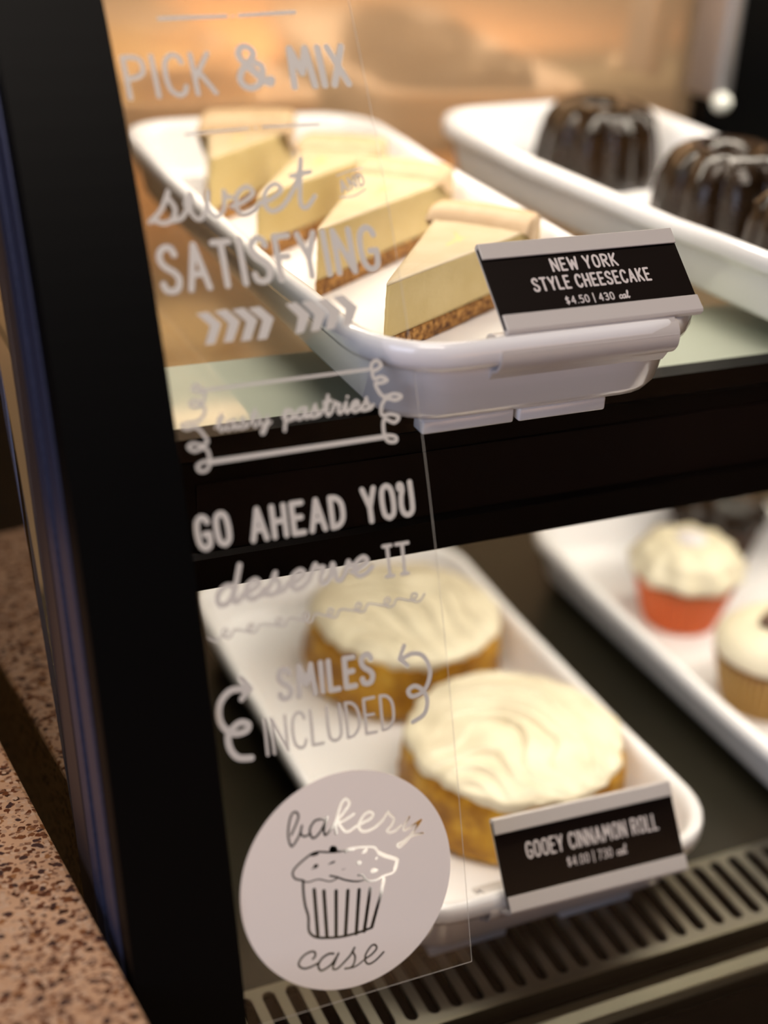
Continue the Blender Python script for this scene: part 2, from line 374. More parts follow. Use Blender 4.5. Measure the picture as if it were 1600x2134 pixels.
# ---------------------------------------------------------------- room shell
def struct(o): o['kind'] = 'structure'; return o
struct(boxes('floor', [(-4, 5.5, -9, 2.2, -1.0, -0.95)], M['floor']))
struct(boxes('ceiling', [(-4, 5.5, -9, 2.2, 2.1, 2.15)], M['dark_wall']))
struct(boxes('wall_back', [(-4, 5.5, 2.2, 2.3, -0.95, 2.1)], M['dark_wall']))
struct(boxes('wall_front', [(-4, 5.5, -9.1, -9, -0.95, 2.1)], M['dark_wall']))
struct(boxes('wall_left', [(-4.1, -4, -9, 2.2, -0.95, 2.1)], M['dark_wall']))
struct(boxes('wall_right', [(5.5, 5.6, -9, 2.2, -0.95, 2.1)], M['dark_wall']))

# ---------------------------------------------------------------- curved front glass geometry
def gy(z): return ((1.44726 * z - 0.33307) * z + 0.36481) * z + 0.31496
ZZ = np.linspace(-.05, .5, 1101); YY = gy(ZZ)
SS = np.concatenate([[0], np.cumsum(np.hypot(np.diff(ZZ), np.diff(YY)))]); SS -= np.interp(0, ZZ, SS)
def on_glass(xmm, smm, off=0.0):
    z = float(np.interp(smm / 1000.0, SS, ZZ)); y = gy(z); d = (4.34178 * z - 0.66614) * z + 0.36481
    n = math.hypot(1, d)
    return (xmm / 1000.0, y - off / n, z + off * d / n)

# ---------------------------------------------------------------- the display case
XR = 1.30
CX = (0.70, 0.56, -0.95)
case = thing('display_case', 'black bakery display case with curved glass front, glass shelf and slotted dark deck', 'display case', CX)
def cbox(n, Lx, m, **k): return boxes(n, Lx, m, case, CX, **k)
# front glass
zs = [0.455 * k / 120 for k in range(121)]
T = 0.004
V = []; F = []
xs_ = (0.1235, XR)
for z in zs:
    s = float(np.interp(z, ZZ, SS)) * 1000
    for xx in xs_:
        for off in (0, -T):
            p = on_glass(xx * 1000, s, off); V.append((p[0] - CX[0], p[1] - CX[1], p[2] - CX[2]))
for k in range(120):
    a = 4 * k; bq = 4 * k + 4
    F += [[a, a + 2, bq + 2, bq], [a + 1, bq + 1, bq + 3, a + 3], [a, bq, bq + 1, a + 1], [a + 2, a + 3, bq + 3, bq + 2]]
F += [[0, 1, 3, 2], [480, 482, 483, 481]]
mesh('front_glass', V, F, M['glass'], case)['label'] = 'curved clear front glass'
# end frame: profile swept along the glass curve
def sweep(name, prof, m, z0=-0.03, z1=0.47, n=60):
    RR = []
    for k in range(n + 1):
        z = z0 + (z1 - z0) * k / n; y = gy(z)
        RR.append([(px - CX[0], y + pd - CX[1], z - CX[2]) for px, pd in prof])
    o = rings(name, RR, m, case, smooth=False); return fix(o)
sweep('end_frame', [(0.0868, -0.003), (0.1235, -0.003), (0.1235, 0.010), (0.0995, 0.012), (0.0995, 0.075), (0.0900, 0.075), (0.0868, 0.010)], M['black'])
pr = []
sweep('side_trim', [(0.0862, 0.012), (0.0862, 0.028), (0.0872, 0.0285), (0.0900, 0.028), (0.0900, 0.012)], M['side_metal'])
tr2 = sweep('side_trim', [(0.0862, 0.036), (0.0860, 0.046), (0.0864, 0.049), (0.0900, 0.049), (0.0900, 0.036)], M['side_metal'])
noise_col(M['side_metal'], 500, [(0.3, (.06, .07, .14)), (0.7, (.09, .10, .19))], bump=0.0)  # reflected blue of the cool left light put into the trim colour
sweep('side_flange', [(0.0866, 0.054), (0.0862, 0.074), (0.0900, 0.074), (0.0900, 0.054)], mat('brown_flange', (.055, .035, .032), .45))
# side glass behind the frame
V = []; F = []
n = 30
for k in range(n + 1):
    z = 0.46 * k / n
    for xx in (0.0, 0.0018):
        for yy in (gy(z) + 0.0745, 0.785): V.append((0.0857 - 0.09 * (yy - 0.43) + xx - CX[0], yy - CX[1], z - CX[2]))
for k in range(n):
    a = 4 * k; c = a + 4
    F += [[a, a + 1, c + 1, c], [a + 2, c + 2, c + 3, a + 3], [a, c, c + 2, a + 2], [a + 1, a + 3, c + 3, c + 1]]
F += [[0, 2, 3, 1], [4 * n, 4 * n + 1, 4 * n + 3, 4 * n + 2]]
fix(mesh('side_glass', V, F, M['side_glass'], case))['label'] = 'smoked glass end panel'
# cabinet base, deck, canopy, back
cbox('cabinet_base', [(0.0905, XR, 0.36, 0.80, -0.95, -0.024), (0.0905, XR, 0.300, 0.36, -0.95, -0.024)], M['matte_black'])
prism_x('base_sill', [(0.296, -0.0225), (0.296, -0.016), (0.312, -0.008), (0.350, -0.008), (0.352, -0.0225)], 0.1, XR, M['matte_black'], case, CX)
prism_x('channel_rail', [(0.3525, -0.022), (0.3525, -0.0045), (0.3545, -0.003), (0.358, -0.0055), (0.3645, -0.0055), (0.3665, -0.003), (0.3685, -0.0045), (0.3685, -0.022)], 0.1, XR, M['edge_metal'], case, CX)
cbox('deck_panel', [(0.0905, XR, 0.4210, 0.772, -0.010, 0.0)], M['deck'])
# slotted grille
def grille():
    x0, pitch, ns = 0.1245, 0.01035, 112; ya, yb = 0.3765, 0.4208; V = []; F = []; t = 0.0022
    hw = 0.0029; s0, s1 = 0.3805 + hw, 0.4172 - hw; K = 7
    for k in range(ns):
        cx = x0 + (k + .5) * pitch
        sl = [(cx + hw * math.cos(a), s1 + hw * math.sin(a)) for a in [math.pi * i / K for i in range(K + 1)]] + \
             [(cx + hw * math.cos(a), s0 + hw * math.sin(a)) for a in [math.pi + math.pi * i / K for i in range(K + 1)]]
        L_, R_ = cx - pitch / 2, cx + pitch / 2
        rc = [(R_ + (L_ - R_) * i / K, yb) for i in range(K + 1)] + [(L_ + (R_ - L_) * i / K, ya) for i in range(K + 1)]
        nn = len(sl); b0 = len(V)
        V += [(x - CX[0], y - CX[1], 0 - CX[2]) for x, y in rc] + [(x - CX[0], y - CX[1], 0 - CX[2]) for x, y in sl] + [(x - CX[0], y - CX[1], -t - CX[2]) for x, y in sl]
        for i in range(nn):
            j = (i + 1) % nn
            F.append([b0 + i, b0 + j, b0 + nn + j, b0 + nn + i])
            F.append([b0 + nn + i, b0 + nn + j, b0 + 2 * nn + j, b0 + 2 * nn + i])
    b0 = len(V); xa, xb = x0, x0 + ns * pitch
    V += [(q[0] - CX[0], q[1] - CX[1], q[2] - CX[2]) for q in ((xa, ya, 0), (xb, ya, 0), (xb, ya - .0006, -.0012), (xa, ya - .0006, -.0012), (xb, ya - .0006, -.012), (xa, ya - .0006, -.012))]
    F += [[b0, b0 + 3, b0 + 2, b0 + 1], [b0 + 3, b0 + 5, b0 + 4, b0 + 2]]
    o = mesh('vent_grille', V, F, M['grille'], case); o['label'] = 'dark metal air grille with a row of long slots'
    cbox('grille_edge', [(xa, xb, 0.3745, 0.3765, -0.006, 0.0006)], M['edge_metal'])
grille()
cbox('canopy', [(0.0905, XR, 0.585, 0.80, 0.458, 0.50)], M['black'])
cbox('lamp_housing', [(0.12, 1.28, 0.622, 0.658, 0.4535, 0.4578)], M['housing'])
cbox('back_mirror', [(0.0905, XR, 0.7755, 0.785, -0.010, 0.457)], M['mirror'])['label'] = 'bronze-tinted mirrored back'
# glass shelf and its front rail
cbox('glass_shelf', [(0.0990, XR, 0.4568, 0.770, 0.2397, 0.2455)], M['shelf_glass'])['label'] = 'thick clear glass shelf'
prism_x('shelf_rail', [(0.4470, 0.2460), (0.4462, 0.2375), (0.4488, 0.2355), (0.4488, 0.1985), (0.4466, 0.1965), (0.4466, 0.1835), (0.4500, 0.1832), (0.4520, 0.190), (0.4545, 0.2375), (0.4566, 0.2395), (0.4566, 0.2460)], 0.1, XR, M['rail'], case, CX)
cbox('rail_insert', [(0.1415, XR - .02, 0.4480, 0.4487, 0.1995, 0.2270)], M['insert'])['label'] = 'dark brown blank label strip'
cbox('lamp_housing', [(0.105, 1.28, 0.4575, 0.530, 0.2335, 0.2393)], M['housing'])
# black upright with aluminium track and a bright bolt at the back
cbox('back_stile', [(0.5755, 0.760, 0.757, 0.7750, 0.2460, 0.457)], M['black'], bevel=0.001)
tk = cbox('shelf_track', [(0.5545, 0.5665, 0.722, 0.7565, 0.2890, 0.457)], M['alu'], bevel=0.004)
def ball(name, c, r, m, parent, off):
    RR = []
    for i in range(1, 12):
        a = math.pi * i / 12
        RR.append([(c[0] - off[0] + r * math.sin(a) * math.cos(q), c[1] - off[1] + r * math.sin(a) * math.sin(q), c[2] - off[2] - r * math.cos(a)) for q in [2 * math.pi * k / 20 for k in range(20)]])
    return rings(name, RR, m, parent)
ball('track_knob', (0.5550, 0.717, 0.2905), 0.0058, M['housing'], case, CX)

# ---------------------------------------------------------------- terrazzo counter beside the case
ctr = thing('counter', 'speckled tan terrazzo counter beside the left end of the case', 'counter', (-0.55, 0.5, -0.95))
def slab():
    pts = [(-1.25, -0.30), (0.1300, -0.30), (0.1290, -0.12), (0.0968, 0.22), (0.0862, 0.335), (0.0715, 0.498), (0.0595, 0.655), (0.0575, 0.66), (-1.25, 0.66)]
    RR = []
    cx, cy = -0.5, 0.35
    for dz, ins in ((0.012, 0), (0.0985, 0), (0.0997, 0.0005), (0.1003, 0.0018)):
        RR.append([(x + (cx - x) / abs(cx - x) * ins - ctr.location[0], y - ctr.location[1], dz - ctr.location[2]) for x, y in pts])
    return fix(rings('worktop', RR, M['terrazzo'], ctr, smooth=False))
slab()
boxes('cabinet', [(-1.2, 0.02, -0.26, 0.64, -0.95, 0.0115)], M['dark_wall'], ctr, ctr.location)

# ---------------------------------------------------------------- trays
def rrect(wd, dp, r, z, wave=0.0, n=7, k=8):
    """rounded rectangle ring; sides are subdivided so that the rim can wave"""
    P = []; hx, hy = wd / 2, dp / 2
    cs = [(hx - r, hy - r, 0), (-hx + r, hy - r, 90), (-hx + r, -hy + r, 180), (hx - r, -hy + r, 270)]
    for ci in range(4):
        cx, cy, a0 = cs[ci]
        for i in range(n + 1):
            a = math.radians(a0 + 90 * i / n); P.append((cx + r * math.cos(a), cy + r * math.sin(a)))
        nx = cs[(ci + 1) % 4]; a1 = math.radians(nx[2])
        e = (nx[0] + r * math.cos(a1), nx[1] + r * math.sin(a1)); s = P[-1]
        for i in range(1, k): P.append((s[0] + (e[0] - s[0]) * i / k, s[1] + (e[1] - s[1]) * i / k))
    out = []
    for x, y in P:
        q = abs(y) / hy
        zz = z + wave * (0.5 - 0.5 * math.cos(math.pi * min(max((q - 0.45) / 0.25, 0), 1)))
        out.append((x, y, zz))
    return out
def tray(label, cx, cy, z0, wd, dp, rz=0, h=0.0375, liner=False):
    t = thing('serving_tray', label, 'tray', (cx, cy, z0), rz, None)
    W = 0.0022
    prof = [(.024, .0050, 0), (.0160, .0052, 0), (.0125, .0066, 0), (.0100, .0100, 0), (.0068, h - .013, .3), (.0062, h - .0115, .5), (.0050, h - .0105, 1), (.0012, h - .0098, 1), (.0002, h - .0075, 1), (.0000, h - .004, 1), (.0004, h - .0016, 1), (.0016, h - .0003, 1), (.0032, h, 1),
            (.0050, h - .0005, 1), (.0064, h - .002, 1), (.0078, h - .006, .6), (.0105, .016, 0), (.0145, .0100, 0), (.019, .0082, 0), (.026, .0078, 0)]
    RR = []
    for ins, z, wv in prof:
        r = max(0.034 - ins * 0.9, 0.006)
        RR.append(rrect(wd - 2 * ins, dp - 2 * ins, r, z, W * wv))
    o = rings('dish', RR, M['melamine'], t)
    fx = wd / 2 - 0.026; fy = -dp / 2 + 0.0215
    for sy in (-1, 1):
        for x0, x1 in ((-fx, -fx + 0.038), (fx - 0.052, fx - 0.014)):
            boxes('foot', [(x0, x1, sy * (dp / 2 - 0.0185) - 0.004, sy * (dp / 2 - 0.0185) + 0.004, 0.0, 0.0056)], M['melamine'], t, bevel=0.001)
    if liner:
        boxes('paper_liner', [(-wd / 2 + .021, wd / 2 - .021, -dp / 2 + .024, dp / 2 - .024, .0079, .0083)], M['liner'], t)
    return t
ZU = 0.2457
tray('white rectangular tray holding the cheesecake slices on the glass shelf', 0.2655, 0.586, ZU, 0.1440, 0.350)
tray('white rectangular tray holding the dark bundt cakes on the glass shelf', 0.459, 0.602, ZU, 0.142, 0.320, math.radians(5.5))
tray('white rectangular tray holding the cinnamon rolls on the lower deck', 0.2925, 0.545, 0.0002, 0.170, 0.300)
tray('white paper-lined tray holding the cupcakes on the lower deck', 0.518, 0.545, 0.0002, 0.172, 0.310, liner=True)

# ---------------------------------------------------------------- cheesecake slices
def slice_cake(label, tip, bl, br, h, z0, seed, lip=0.0058):
    cx = (tip[0] + bl[0] + br[0]) / 3; cy = (tip[1] + bl[1] + br[1]) / 3
    t = thing('cheesecake_slice', label, 'cheesecake', (cx, cy, z0), 0, 'cheesecake slices on the upper tray')
    T_, Lp, Rp = [Vector((p[0] - cx, p[1] - cy, 0)) for p in (tip, bl, br)]
    ax = ((Lp + Rp) / 2 - T_).normalized(); T_ -= ax * 0.003
    n1, n2 = 26, 14
    out = []; arc = []
    for i in range(n1): out.append(T_.lerp(Rp, i / n1)); arc.append(0)
    for i in range(n2):
        u = i / n2; out.append(Rp.lerp(Lp, u) + ax * 0.0045 * 4 * u * (1 - u)); arc.append(1)
    for i in range(n1): out.append(Lp.lerp(T_, i / n1)); arc.append(0)
    C0 = Vector((0, 0, 0))
    def ring(z, inset, amp, ragged):
        r = []
        for p in out:
            d = (C0 - p).normalized(); k = amp * (nz(p.x, p.y, z, 260, seed) + .6 * nz(p.x, p.y, z, 800, seed))
            dt = (p - T_).length; near = max(0, 1 - dt / 0.006)
            k += ragged * near * (0.0022 * abs(nz(p.x, p.y, z, 520, seed + 3)) + 0.0012)
            q = p + d * (inset + k + near * 0.0018); r.append((q.x, q.y, z))
        return r
    hc = 0.0075
    # crust
    RR = [ring(0.0, 0.0012, .0003, 0)] + [ring(hc * k / 5, -0.0002 if k < 5 else 0.0, .0007, 1) for k in range(1, 6)] + [ring(hc + .0002, 0.004, 0, 0)]
    rings('crumb_base', RR, M['crust'], t)
    def sc(z, f, dz=0): return [(x * f, y * f, z + dz) for x, y, _ in ring(h, 0.0, 0, 0)]
    N_ = 14
    RR = [ring(hc + .0003, 0.003, 0, 0)] + [ring(hc + .0006 + (h - hc - .0016) * k / N_, 0.0004, .00028, 1.0) for k in range(N_ + 1)]
    RR += [ring(h - .0004, 0.0010, .0001, .5)]
    f = rings('filling', RR, M['filling'], t, cap0=False)
    RR = [ring(h - .0006, 0.0006, .0001, .5), ring(h, 0.0014, .0001, .3)]
    top = [ring(h, 0.0014, 0.0001, .3)]
    for s_ in (.85, .6, .3): RR.append([(x * s_, y * s_, h + .0002 * nz(x * s_, y * s_, 0, 200, seed) - .0004 * (1 - s_)) for x, y, _ in top[0]])
    rings('top_skin', RR, M['top_skin'], t, center1=(0, 0, h - .0005), cap0=False)
    # baked lip along the rear arc
    if lip:
        V = []; F = []; n = 18; prof = [(-.0165, -.05), (-.0150, .35), (-.0115, .85), (-.0070, 1.0), (-.0020, 1.0), (.0002, .75), (.0007, 0.1), (.0005, -2.2)]
        for i in range(n + 1):
            u = i / n; p = Rp.lerp(Lp, u) + ax * 0.0045 * 4 * u * (1 - u)
            for a, b_ in prof:
                e = .12 if i in (0, n) else 0
                q = p + ax * a; V.append((q.x * (1 - .02 * (i in (0, n))), q.y * (1 - .02 * (i in (0, n))), h + lip * (b_ * (1 - e)) + .0003 * nz(q.x, q.y, 0, 160, seed)))
        m_ = len(prof)
        for i in range(n):
            for j in range(m_ - 1): F.append([i * m_ + j, (i + 1) * m_ + j, (i + 1) * m_ + j + 1, i * m_ + j + 1])
        F += [list(range(m_)), [n * m_ + j for j in range(m_)][::-1]]
        fix(mesh('baked_rim', V, F, M['lip'], t, True))
    return t
ZF = ZU + 0.0080
slice_cake('cheesecake slice nearest the price sign, front of its tray', (0.2275, 0.4800), (0.2930, 0.567), (0.3275, 0.535), 0.0305, ZF, 1.3)
slice_cake('cheesecake slice second from the price sign, behind the front slice', (0.2285, 0.5530), (0.2920, 0.6470), (0.3265, 0.6180), 0.0305, ZF, 4.1)
slice_cake('cheesecake slice third from the price sign, second from the mirror', (0.2200, 0.605), (0.2800, 0.696), (0.3180, 0.676), 0.0310, ZF, 7.7)
slice_cake('cheesecake slice farthest back, right in front of the mirrored wall', (0.2180, 0.665), (0.2360, 0.7265), (0.2830, 0.7180), 0.0340, ZF, 9.2, lip=0.0095)

# ---------------------------------------------------------------- bundt cakes
def bundt(label, cx, cy, r, h, seed, rz=0):
    t = thing('bundt_cake', label, 'bundt cake', (cx, cy, ZF), rz, 'chocolate bundt cakes on the upper tray')
    n = 128
    def rad(a, fl): 
        c = abs(math.cos(a * 5)); return 1 + 1.35 * fl * (c ** .6 - .6)
    prof = [(.93, 0, .04), (1.0, .03, .09), (1.0, .15, .12), (.97, .35, .13), (.93, .55, .13), (.87, .74, .12), (.78, .88, .09), (.66, .965, .05), (.54, 1.0, .02), (.42, .985, .0), (.34, .93, 0), (.28, .80, 0), (.24, .62, 0)]
    RR = []
    for f, z, fl in prof:
        RR.append([((r * f * rad(a, fl) + .0006 * nz(math.cos(a), math.sin(a), z, 5, seed)) * math.cos(a), (r * f * rad(a, fl)) * math.sin(a), h * z + (.0008 * nz(math.cos(a) * f, math.sin(a) * f, 0, 4, seed) if z > .5 else 0)) for a in [2 * math.pi * k / n for k in range(n)]])
    rings('cake', RR, M['choc'], t)
    # glaze cap that runs down into the flutes
    RR = []
    for i, (f, z, fl) in enumerate(prof[5:11]):
        ring = []
        for k in range(n):
            a = 2 * math.pi * k / n; drop = (.10 * nz(math.cos(a), math.sin(a), 0, 3.5, seed + 2)) if i == 0 else 0
            rr = r * f * rad(a, fl) * (1.018 if i else 1.012); ring.append((rr * math.cos(a), rr * math.sin(a), h * (z + drop) + .0007))
        RR.append(ring)
    rings('glaze', RR, M['choc'], t, cap0=False, cap1=False)
    return t
bundt('glossy chocolate bundt cake at the back of its tray, left of the other bundts', 0.4640, 0.706, 0.0350, 0.043, 1, .2)
bundt('larger-looking glossy chocolate bundt cake in the middle of its tray', 0.4760, 0.5980, 0.0375, 0.043, 5, .5)
bundt('chocolate bundt cake at the right photo edge, only its left side showing', 0.4740, 0.5240, 0.0340, 0.040, 9, .1)

# ---------------------------------------------------------------- cinnamon rolls
def roll(label, cx, cy, r, h, seed, rz=0):
    t = thing('cinnamon_roll', label, 'cinnamon roll', (cx, cy, 0.0082), rz, 'cinnamon rolls on the lower tray')
    n = 180; RR = []
    lv = [(0, .90), (.04, .95), (.15, .99), (.3, 1.01), (.45, 1.0), (.6, .985), (.75, .98), (.9, .96), (.98, .90), (1.0, .80)]
    for z, f in lv:
        ring = []
        for k in range(n):
            a = 2 * math.pi * k / n; c, s = math.cos(a), math.sin(a)
            d = .0016 * nz(c, s, z * .8, 2.6, seed) + .0010 * nz(c, s, z * 2, 9, seed)
            g = .0012 * math.exp(-((z - .55 - .12 * math.sin(a + seed)) / .06) ** 2)
            rr = r * f + d - g; ring.append((rr * c, rr * s, h * z))
        RR.append(ring)
    rings('bun', RR, M['dough'], t)
    RR = []; m_ = 64
    edge = [r * (.955 + .045 * nz(math.cos(2 * math.pi * k / n), math.sin(2 * math.pi * k / n), 0, 2.2, seed + 4) + .035 * nz(math.cos(2 * math.pi * k / n), math.sin(2 * math.pi * k / n), 0, 7, seed + 6)) for k in range(n)]
    def hz(x, y):
        q = (x * .75 + y * .66) / r; p = (x * .66 - y * .75) / r
        ph = (q * 1.2 + p * p * .9 + .55 * nz(x / r, y / r, 0, 1.6, seed)) * 18.0
        u_ = (1 - ph / (2 * math.pi)) % 1.0; rid = (u_ ** 1.3 if u_ < .88 else .847 * (1 - u_) / .12) * (.0034 + .004 * nz(x, y, 0, 22, seed + 11))
        return .0075 - .0045 * ((x * x + y * y) / r / r) + rid * min(1, 1.3 - math.hypot(x, y) / r) + .0012 * nz(x, y, 0, 60, seed)
    low = [(.985, -.0035), (1.0, -.0022), (1.003, -.0005)]
    for f, dz in low:
        RR.append([(edge[k] * f * math.cos(2 * math.pi * k / n), edge[k] * f * math.sin(2 * math.pi * k / n), h + dz - .003 * (.5 + nz(math.cos(2 * math.pi * k / n), math.sin(2 * math.pi * k / n), 0, 6, seed + 8))) for k in range(n)])
    for i in range(m_):
        f = 1 - i / m_; ring = []
        for k in range(n):
            a = 2 * math.pi * k / n; x = edge[k] * f * math.cos(a); y = edge[k] * f * math.sin(a)
            b_ = min(1, (1 - f) * 9) ** .5; ring.append((x, y, h - .002 + hz(x, y) * (.35 + .65 * b_)))
        RR.append(ring)
    rings('icing', RR, M['icing'], t, center1=(0, 0, h - .002 + hz(0, 0)), cap0=False)
    return t
roll('iced cinnamon roll at the front, just behind its price sign', 0.3130, 0.4860, 0.0555, 0.0395, 2.2)
roll('iced cinnamon roll behind the front one, under the shelf rail', 0.3105, 0.6080, 0.0545, 0.0395, 6.4, 0)

# ---------------------------------------------------------------- cupcakes
def cupcake(label, cx, cy, rb, rt, hw, paper, kind, seed, rz=0):
    t = thing('cupcake', label, 'cupcake', (cx, cy, 0.0087), rz, 'cupcakes on the lower tray')
    n = 144; RR = []
    for k_ in range(7):
        u = k_ / 6; r0 = rb + (rt - rb) * u
        RR.append([((r0 + (.0009 + .0004 * u) * (1 if i % 3 < 1.5 else -1) * (u > 0 or .4)) * math.cos(2 * math.pi * i / n), (r0 + (.0009 + .0004 * u) * (1 if i % 3 < 1.5 else -1)) * math.sin(2 * math.pi * i / n), hw * u) for i in range(n)])
    rings('paper_wrapper', RR, paper, t, cap1=False, smooth=False)
    m_ = 48
    rings('cake', [[(rt * f * math.cos(2 * math.pi * i / m_), rt * f * math.sin(2 * math.pi * i / m_), z) for i in range(m_)] for f, z in ((.94, hw - .006), (.99, hw - .0005), (.96, hw + .0035), (.7, hw + .008))], M['cake'], t)
    RR = []
    fm = M['frosting'] if kind != 'dark' else M['choc']
    if kind == 'smooth':
        prof = [(.98, .002), (1.06, .0035), (1.08, .007), (1.03, .0115), (.9, .016), (.72, .0195), (.5, .022), (.25, .0232)]
        for f, z in prof:
            RR.append([((rt * f + .0006 * math.sin(3 * a + 40 * z)) * math.cos(a), (rt * f + .0006 * math.sin(3 * a + 40 * z)) * math.sin(a), hw + z + .0006 * math.sin(2 * a + f * 9)) for a in [2 * math.pi * k / m_ for k in range(m_)]])
        c1 = (0, 0, hw + .0235)
    else:
        m_ = 120
        prof = [(.96, .001, .01), (1.10, .0025, .05), (1.14, .006, .065), (1.08, .0095, .06), (1.0, .0115, .05), (1.0, .0135, .05), (.94, .0165, .05), (.82, .0185, .045), (.74, .0195, .03), (.66, .0215, .03), (.5, .0230, .01), (.38, .0225, 0), (.2, .0222, 0)]
        for j, (f, z, fl) in enumerate(prof):
            RR.append([(rt * (f + fl * math.sin(11 * a + j * .35 + math.sin(a * 2 + seed)) + fl * .5 * nz(math.cos(a), math.sin(a), 0, 3, seed)) * math.cos(a), rt * (f + fl * math.sin(11 * a + j * .35 + math.sin(a * 2 + seed)) + fl * .5 * nz(math.cos(a), math.sin(a), 0, 3, seed)) * math.sin(a), hw + z + .0008 * math.sin(5 * a + j)) for a in [2 * math.pi * k / m_ for k in range(m_)]])
        c1 = (0, 0, hw + .0222)
    rings('frosting', RR, fm, t, center1=c1, cap0=False)
    if kind == 'smooth':
        o = boxes('cookie_piece', [(-.0135, .0015, -.004, .0065, hw + .0185, hw + .0275)], M['cookie'], t, bevel=.002)
    elif kind == 'ruffle':
        rings('candy_disc', [[(.009 * f * math.cos(a), .009 * f * math.sin(a), hw + z) for a in [2 * math.pi * k / 40 for k in range(40)]] for f, z in ((.9, .0215), (1, .0225), (1, .0238), (.9, .0245))], M['candy'], t)
    return t
cupcake('cupcake in a red paper wrapper with ruffled cream frosting', 0.4945, 0.6020, 0.0215, 0.0300, 0.0315, M['red_paper'], 'ruffle', 1)
cupcake('cupcake in a tan pleated wrapper, smooth frosting topped with cookie', 0.4890, 0.5120, 0.0225, 0.0300, 0.030, M['gold_paper'], 'smooth', 4, .5)
cupcake('dark chocolate cupcake half hidden behind the red-wrapped one', 0.5580, 0.6580, 0.0215, 0.0280, 0.030, M['brown_paper'], 'dark', 8)

# ---------------------------------------------------------------- price signs
def sign(label, x0, x1, yb, zb, yt, zt, lines, rim, tilt=0.0, mm=0.2):
    t = thing('price_sign', label, 'price sign', ((x0 + x1) / 2, yb, zb))
    O = Vector((-(x1 - x0) / 2, 0, 0)); Wd = x1 - x0
    uy = Vector((0, yt - yb, zt - zb)); H = uy.length; uy.normalize(); nn = Vector((0, -uy.z, uy.y))
    def P(u, v, w_=0): q = O + Vector((u, 0, 0)) + uy * v + nn * w_; q.z += tilt * u; return (q.x, q.y, q.z)
    def slabp(name, u0, u1, prof, m):
        V = [P(u0, v, w_) for v, w_ in prof] + [P(u1, v, w_) for v, w_ in prof]; n = len(prof)
        F = [[i, (i + 1) % n, n + (i + 1) % n, n + i] for i in range(n)] + [list(range(n))[::-1], [n + i for i in range(n)]]
        o = fix(mesh(name, V, F, m, t)); md = o.modifiers.new('bevel', 'BEVEL'); md.width = .00025; md.segments = 2; return o
    e = .0011
    # one extruded holder: back plate with folded lips top and bottom
    slabp('holder', 0, Wd, [(0, -.0018), (H, -.0018), (H + .0006, -.0008), (H + .0006, .0006), (H, .0016), (H - .0062, .0014), (H - .0064, .0007), (H - .0012, .0004), (H - .0010, -.0008), (.0012, -.0008), (.0012, .0004), (.0066, .0008), (.0067, .0015), (.0004, .0018), (-.0006, .0010), (-.0006, -.0012)], M['plastic'])
    slabp('card', -.0002, Wd + .0003, [(.0014, -.0006), (H - .0014, -.0006), (H - .0014, .0001), (.0014, .0001)], M['card'])
    for txt, a, b_, c in lines:
        st = layout(txt, False, a, b_, c, (.9 if c[1] - a[1] > 4.5 else .48))
        film('lettering', st, mm, lambda u, v: P(u / 1000, v / 1000, .00035), M['ink'], t)
    # spring clip that grips the tray rim
    ry, rz = rim[0] - yb, rim[1] - zb
    cen = [(ry + .0125, rz - .0010), (ry + .0085, rz + .0006), (ry + .0062, rz + .0042), (ry + .0026, rz + .0055), (ry - .0012, rz + .0050), (ry - .0034, rz + .0032), (ry - .0045, rz + .0002), (ry - .0041, rz - .0034), (ry - .0018, rz - .0062), (ry + .0008, rz - .0074), (ry + .0022, rz - .0092), (ry + .0040, rz - .0116)]
    cen = catmull(cen, 5); th = .0006; A, B = [], []
    for i, (y, z) in enumerate(cen):
        p, q = cen[max(i - 1, 0)], cen[min(i + 1, len(cen) - 1)]; dy, dz = q[0] - p[0], q[1] - p[1]; l = math.hypot(dy, dz) or 1
        A.append((y - dz / l * th, z + dy / l * th)); B.append((y + dz / l * th, z - dy / l * th))
    lo = -(x1 - x0) / 2
    sh = tilt * Wd * .5
    prism_x('rim_clip', [(y, z + sh) for y, z in A + B[::-1]], lo - .0035, lo + Wd * .86, M['plastic'], t, smooth=False)
    prism_x('clip_neck', [(ry - .0050, rz + .0012 + sh), (ry - .0050, rz - .0006 + sh), (.0010, -.0010 + sh), (.0006, .0012 + sh)], lo + .001, lo + Wd * .85, M['plastic'], t)
    return t
sign('black price sign reading NEW YORK STYLE CHEESECAKE, clipped to the upper tray', 0.2446, 0.3274, 0.4150, 0.2862, 0.4425, 0.3093,
     [('NEW YORK', (26.8, 22.4), (55.16, 22.4), (26.8, 28.2)), ('STYLE CHEESECAKE', (16.5, 14.9), (66.84, 14.9), (16.4, 20.8)), ('$4.50 | 430 cal', (27.5, 8.6), (54.82, 8.6), (27.6, 12.0))], (0.4155, 0.2790))
sign('black price sign reading GOOEY CINNAMON ROLL, clipped to the lower tray', 0.2562, 0.3457, 0.3860, 0.0390, 0.4085, 0.0708,
     [('GOOEY CINNAMON ROLL', (13.0, 19.9), (79.6, 19.3), (12.6, 27.2)), ('$4.00 | 730 cal', (31.3, 12.8), (61.5, 12.5), (31.4, 17.0))], (0.3997, 0.0338), tilt=-0.043)

